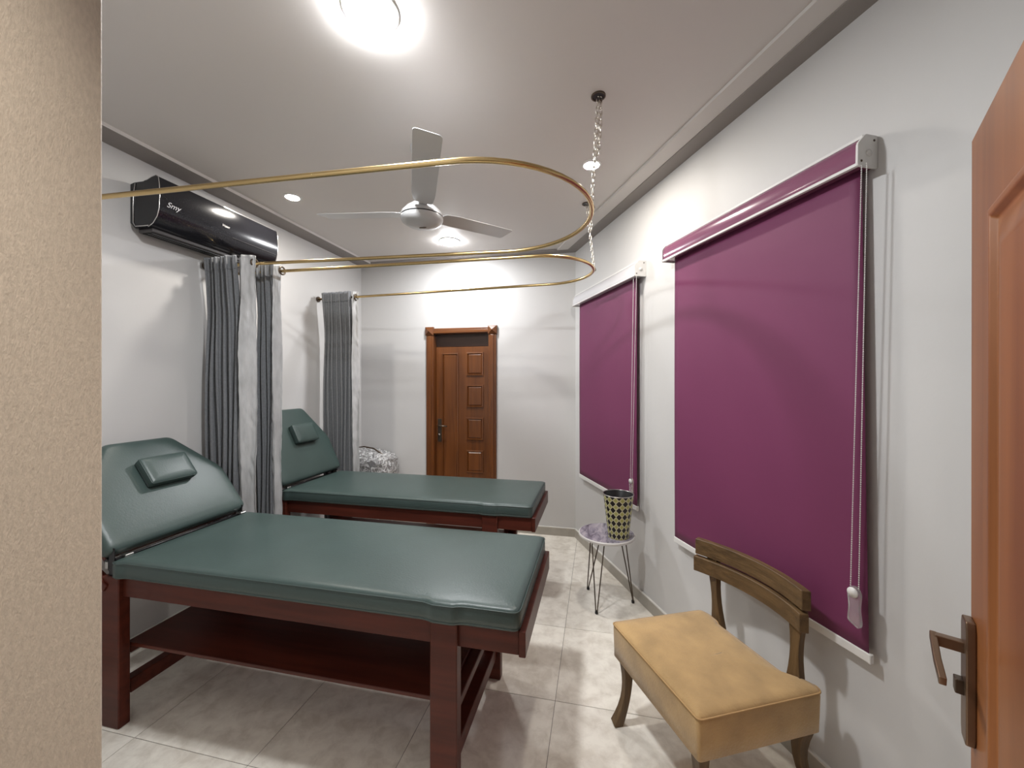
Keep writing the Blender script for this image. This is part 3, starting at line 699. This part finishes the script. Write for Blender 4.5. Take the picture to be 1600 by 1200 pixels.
blind('smaller plum roller blind with white cassette, nearer the back corner', .135, 1.270, .190, 1.215, 2.383, .675, 2.30, m_greyins, ((1.235, 1.275), (1.195, 1.218), .075, 2.275), .865, .0)

# ---------------------------------------------------------------- side table and bin
def tabpt(t, o): return wpt(t, o)
tx, ty = 0.055, 2.832
tb = thing('side_table', 'small round side table with purple marble top and hairpin legs', 'side table', (tx, ty, 0))
top = lathe('table_top', [(0, .485), (.185, .485), (.192, .490), (.192, .500), (.187, .505), (0, .505)], m_tabrim, tb, n=56)
lathe('marble_inlay', [(0, .5052), (.184, .5052), (.184, .5062), (0, .5062)], m_marble, top, n=56)
feet = [(-.075, 3.019), (-.012, 2.714), (.237, 2.902)]
for fx_, fy_ in feet:
    f = Vector((fx_ - tx, fy_ - ty, 0)); dr = f.normalized(); pr = Vector((-dr.y, dr.x, 0)); rt = min(f.length, .16)
    a = dr * .115 + pr * .048; b = dr * .115 - pr * .048
    base = f + Vector((0, 0, .010)); q1 = base + pr * .006; q2 = base - pr * .006
    lg = tube('leg', [a + Vector((0, 0, .485)), q1 + Vector((0, 0, .012)), q1, base, q2, q2 + Vector((0, 0, .012)), b + Vector((0, 0, .485))], .0042, m_bronze, tb, n=8, up=tuple(dr))
    lathe('foot_cap', [(0, 0), (.009, 0), (.011, .006), (.010, .016), (.007, .022), (0, .022)], m_black, lg, n=14, c=tuple(f))
bx_, by_ = 0.132, 2.775
bn = thing('waste_bin', 'black and gold diamond-patterned bin on the round side table', 'bin', (bx_, by_, .5064))
lathe('wall', [(.068, .0), (.100, .288)], m_diamond, bn, n=56, uv=True)
lathe('inner_wall', [(.0, .004), (.066, .004), (.097, .286), (.099, .288)], m_black, bn, n=56)
lathe('base', [(.0, 0), (.067, 0), (.067, .003), (0, .003)], m_black, bn, n=40)
V, F = sweepVF([(.100 * math.cos(2 * math.pi * k / 56), .100 * math.sin(2 * math.pi * k / 56), .289) for k in range(56)], .0028, 8, closed=True)
mesh('rim', V, F, m_metal, bn, smooth=True)

# ---------------------------------------------------------------- low upholstered chair
tc_, oc_ = 2.33, .39
X, Y = wpt(tc_, oc_)
ch = thing('low_chair', 'low tan suede chair with curved brown wooden back against the slanting wall', 'chair', (X, Y, 0), RZ)
def L(t, off, z): return (t - tc_, -(off - oc_), z)
seat_o = [(2.052, .658), (2.602, .632), (2.600, .122), (2.562, .110), (2.545, .152), (2.478, .178), (2.33, .185), (2.175, .192), (2.155, .178), (2.095, .178), (2.058, .192)]
so = [(a - tc_, -(b - oc_)) for a, b in seat_o]
ar = sum(so[k - 1][0] * so[k][1] - so[k][0] * so[k - 1][1] for k in range(len(so)))
if ar < 0: so = so[::-1]
so2 = round_outline(so, [.018] * len(so), 4)
def hk(x, y, z):
    if z > .44: return (x, y, z + .004 * math.cos(x * 5) * math.cos(y * 5) - .002)
    return (x, y, z)
seat = loft('seat', so2, [(.012, .292), (.004, .298), (.002, .36), (.0, .425), (.002, .440), (.010, .449), (.03, .455), (.07, .459), (.12, .4625), (.18, .465), (.23, .466)], m_suede, ch)
tube('piping', [(x, y, .441) for x, y in so2], .0030, m_piping, seat, n=6, closed=True)
legs = [((2.10, .615), (-.012, .022)), ((2.555, .590), (.032, .030)), ((2.565, .165), (.030, -.050)), ((2.10, .215), (-.030, -.050))]
for (t, o_), (dt, do) in legs:
    P = []; Rr = []
    for k in range(9):
        f = k / 8; bow = -.45 * math.sin(math.pi * f) + f ** 2 * 1.6
        P.append(L(t + dt * bow, o_ + do * bow, .30 * (1 - f) + .0)); w = .024 - .008 * math.sin(math.pi * f * .9)
        Rr.append((w, w))
    tube('leg', P, Rr, m_rusticv, ch, sq=True, up=(1, 0, 0), bevel=.003)
def arc(s): return .120 + .055 * s * s - .025 * s        # s in -1..1, distance from wall
def slat(name, z0, z1, lean):
    N_ = 20; V = []; F = []
    for i in range(N_ + 1):
        s = -1 + 2 * i / N_; t = 2.296 + .263 * s; o0 = arc(s) + lean
        for (dо, z) in ((.014, z0), (.014, z1), (-.014, z1), (-.014, z0)): V.append(L(t - dо * s * .5, o0 + dо, z))
    for i in range(N_):
        for j in range(4): F.append((i * 4 + j, i * 4 + (j + 1) % 4, (i + 1) * 4 + (j + 1) % 4, (i + 1) * 4 + j))
    F += [(0, 1, 2, 3), (N_ * 4, N_ * 4 + 3, N_ * 4 + 2, N_ * 4 + 1)]
    return mesh(name, V, F, m_rustic, ch, bevel=.002, seg=1)
slat('back_slat', .712, .785, -.006); slat('back_slat', .632, .702, .004)
for s in (-.78, .78):
    t = 2.296 + .263 * s; o_ = arc(s) - .004
    tb0 = 2.128 if s < 0 else 2.520; ob0 = .150
    P = []; Rr = []
    for k in range(11):
        f = k / 10; z = .40 + f * .36; w = .036 - .018 * math.sin(math.pi * min(1, f / .78)) if f < .78 else .03
        P.append(L(tb0 + (t - tb0) * f, ob0 + (o_ - .018 - ob0) * f, z)); Rr.append((w, .013))
    tube('back_post', P, Rr, m_rusticv, ch, sq=True, up=(1, 0, 0), bevel=.002)

# ---------------------------------------------------------------- plastic-wrapped chair behind the back bed
pw_ = thing('wrapped_chair', 'dark chair wrapped in crinkled clear plastic, in the back left corner', 'chair', (-2.33, 3.77, 0))
box('seat', -.20, .19, -.18, .17, .56, .63, m_black, pw_, bevel=.02, seg=3)
for x in (-.17, .16):
    for y in (-.15, .14): tube('leg', [(x, y, 0), (x * .95, y * .95, .56)], .012, m_metal, pw_)
tube('arm_loop', [(.16, -.02, .62), (.17, -.02, .72), (.13, -.02, .80), (.03, -.02, .855), (-.08, -.02, .87), (-.16, -.02, .86), (-.18, -.02, .62)], .008, m_bronze, pw_)
box('back_pad', -.17, .10, .13, .16, .63, .80, m_black, pw_, bevel=.01, seg=2)
bm = bmesh.new(); bmesh.ops.create_icosphere(bm, subdivisions=5, radius=1)
for v in bm.verts:
    p = v.co.copy(); x = math.copysign(abs(p.x) ** .6, p.x); y = math.copysign(abs(p.y) ** .6, p.y); z = math.copysign(abs(p.z) ** .6, p.z)
    q = 1 + .10 * noise.noise(p * 4) + .07 * abs(noise.noise(p * 9)) + .04 * abs(noise.noise(p * 19))
    top = .13 - .05 * x
    v.co = Vector((.235 * x * q, .20 * y * q, .70 + (top if z > 0 else .20) * z * q))
me = bpy.data.meshes.new('plastic_wrap'); bm.to_mesh(me); bm.free()
m_wrap = bpy.data.materials.new('crinkled_clear_film'); m_wrap.use_nodes = True; nt = m_wrap.node_tree; nt.nodes.remove(nt.nodes['Principled BSDF'])
out = nt.nodes['Material Output']; tr_ = nt.nodes.new('ShaderNodeBsdfTransparent'); gl = nt.nodes.new('ShaderNodeBsdfGlossy'); gl.inputs['Roughness'].default_value = .22
mx = nt.nodes.new('ShaderNodeMixShader'); fr = nt.nodes.new('ShaderNodeFresnel'); fr.inputs[0].default_value = 1.55
mu = nt.nodes.new('ShaderNodeMath'); mu.operation = 'MULTIPLY_ADD'; mu.inputs[1].default_value = 1.6; mu.inputs[2].default_value = .22
nt.links.new(fr.outputs[0], mu.inputs[0]); nt.links.new(mu.outputs[0], mx.inputs[0]); nt.links.new(tr_.outputs[0], mx.inputs[1]); nt.links.new(gl.outputs[0], mx.inputs[2]); 
dfz = nt.nodes.new('ShaderNodeBsdfDiffuse'); dfz.inputs[0].default_value = (.85, .85, .84, 1); mx2 = nt.nodes.new('ShaderNodeMixShader')  # white ridge lines painted in as highlights on the film
rn = nt.nodes.new('ShaderNodeTexNoise'); rn.noise_dimensions = '3D'; rn.inputs['Scale'].default_value = 14; rn.inputs['Detail'].default_value = 4; rn.inputs['Distortion'].default_value = 1.5
sb = nt.nodes.new('ShaderNodeMath'); sb.operation = 'SUBTRACT'; sb.inputs[1].default_value = .5; ab = nt.nodes.new('ShaderNodeMath'); ab.operation = 'ABSOLUTE'
crw = nt.nodes.new('ShaderNodeValToRGB'); crw.color_ramp.elements[0].color = (.75, .75, .75, 1); crw.color_ramp.elements[1].position = .06; crw.color_ramp.elements[1].color = (.12, .12, .12, 1)
tcw = nt.nodes.new('ShaderNodeTexCoord'); nt.links.new(tcw.outputs['Object'], rn.inputs['Vector'])
nt.links.new(rn.outputs[0], sb.inputs[0]); nt.links.new(sb.outputs[0], ab.inputs[0]); nt.links.new(ab.outputs[0], crw.inputs[0]); nt.links.new(crw.outputs[0], mx2.inputs[0])
nt.links.new(mx.outputs[0], mx2.inputs[1]); nt.links.new(dfz.outputs[0], mx2.inputs[2]); nt.links.new(mx2.outputs[0], out.inputs[0])
nz_ = nt.nodes.new('ShaderNodeTexNoise'); nz_.inputs['Scale'].default_value = 28; nz_.inputs['Detail'].default_value = 3
bp = nt.nodes.new('ShaderNodeBump'); bp.inputs['Strength'].default_value = .9; bp.inputs['Distance'].default_value = .02
nt.links.new(nz_.outputs[0], bp.inputs['Height']); nt.links.new(bp.outputs[0], gl.inputs['Normal']); nt.links.new(bp.outputs[0], fr.inputs['Normal'])
pf = link('plastic_wrap', me, m_wrap, pw_, True); pf['label'] = 'crinkled clear plastic wrap'
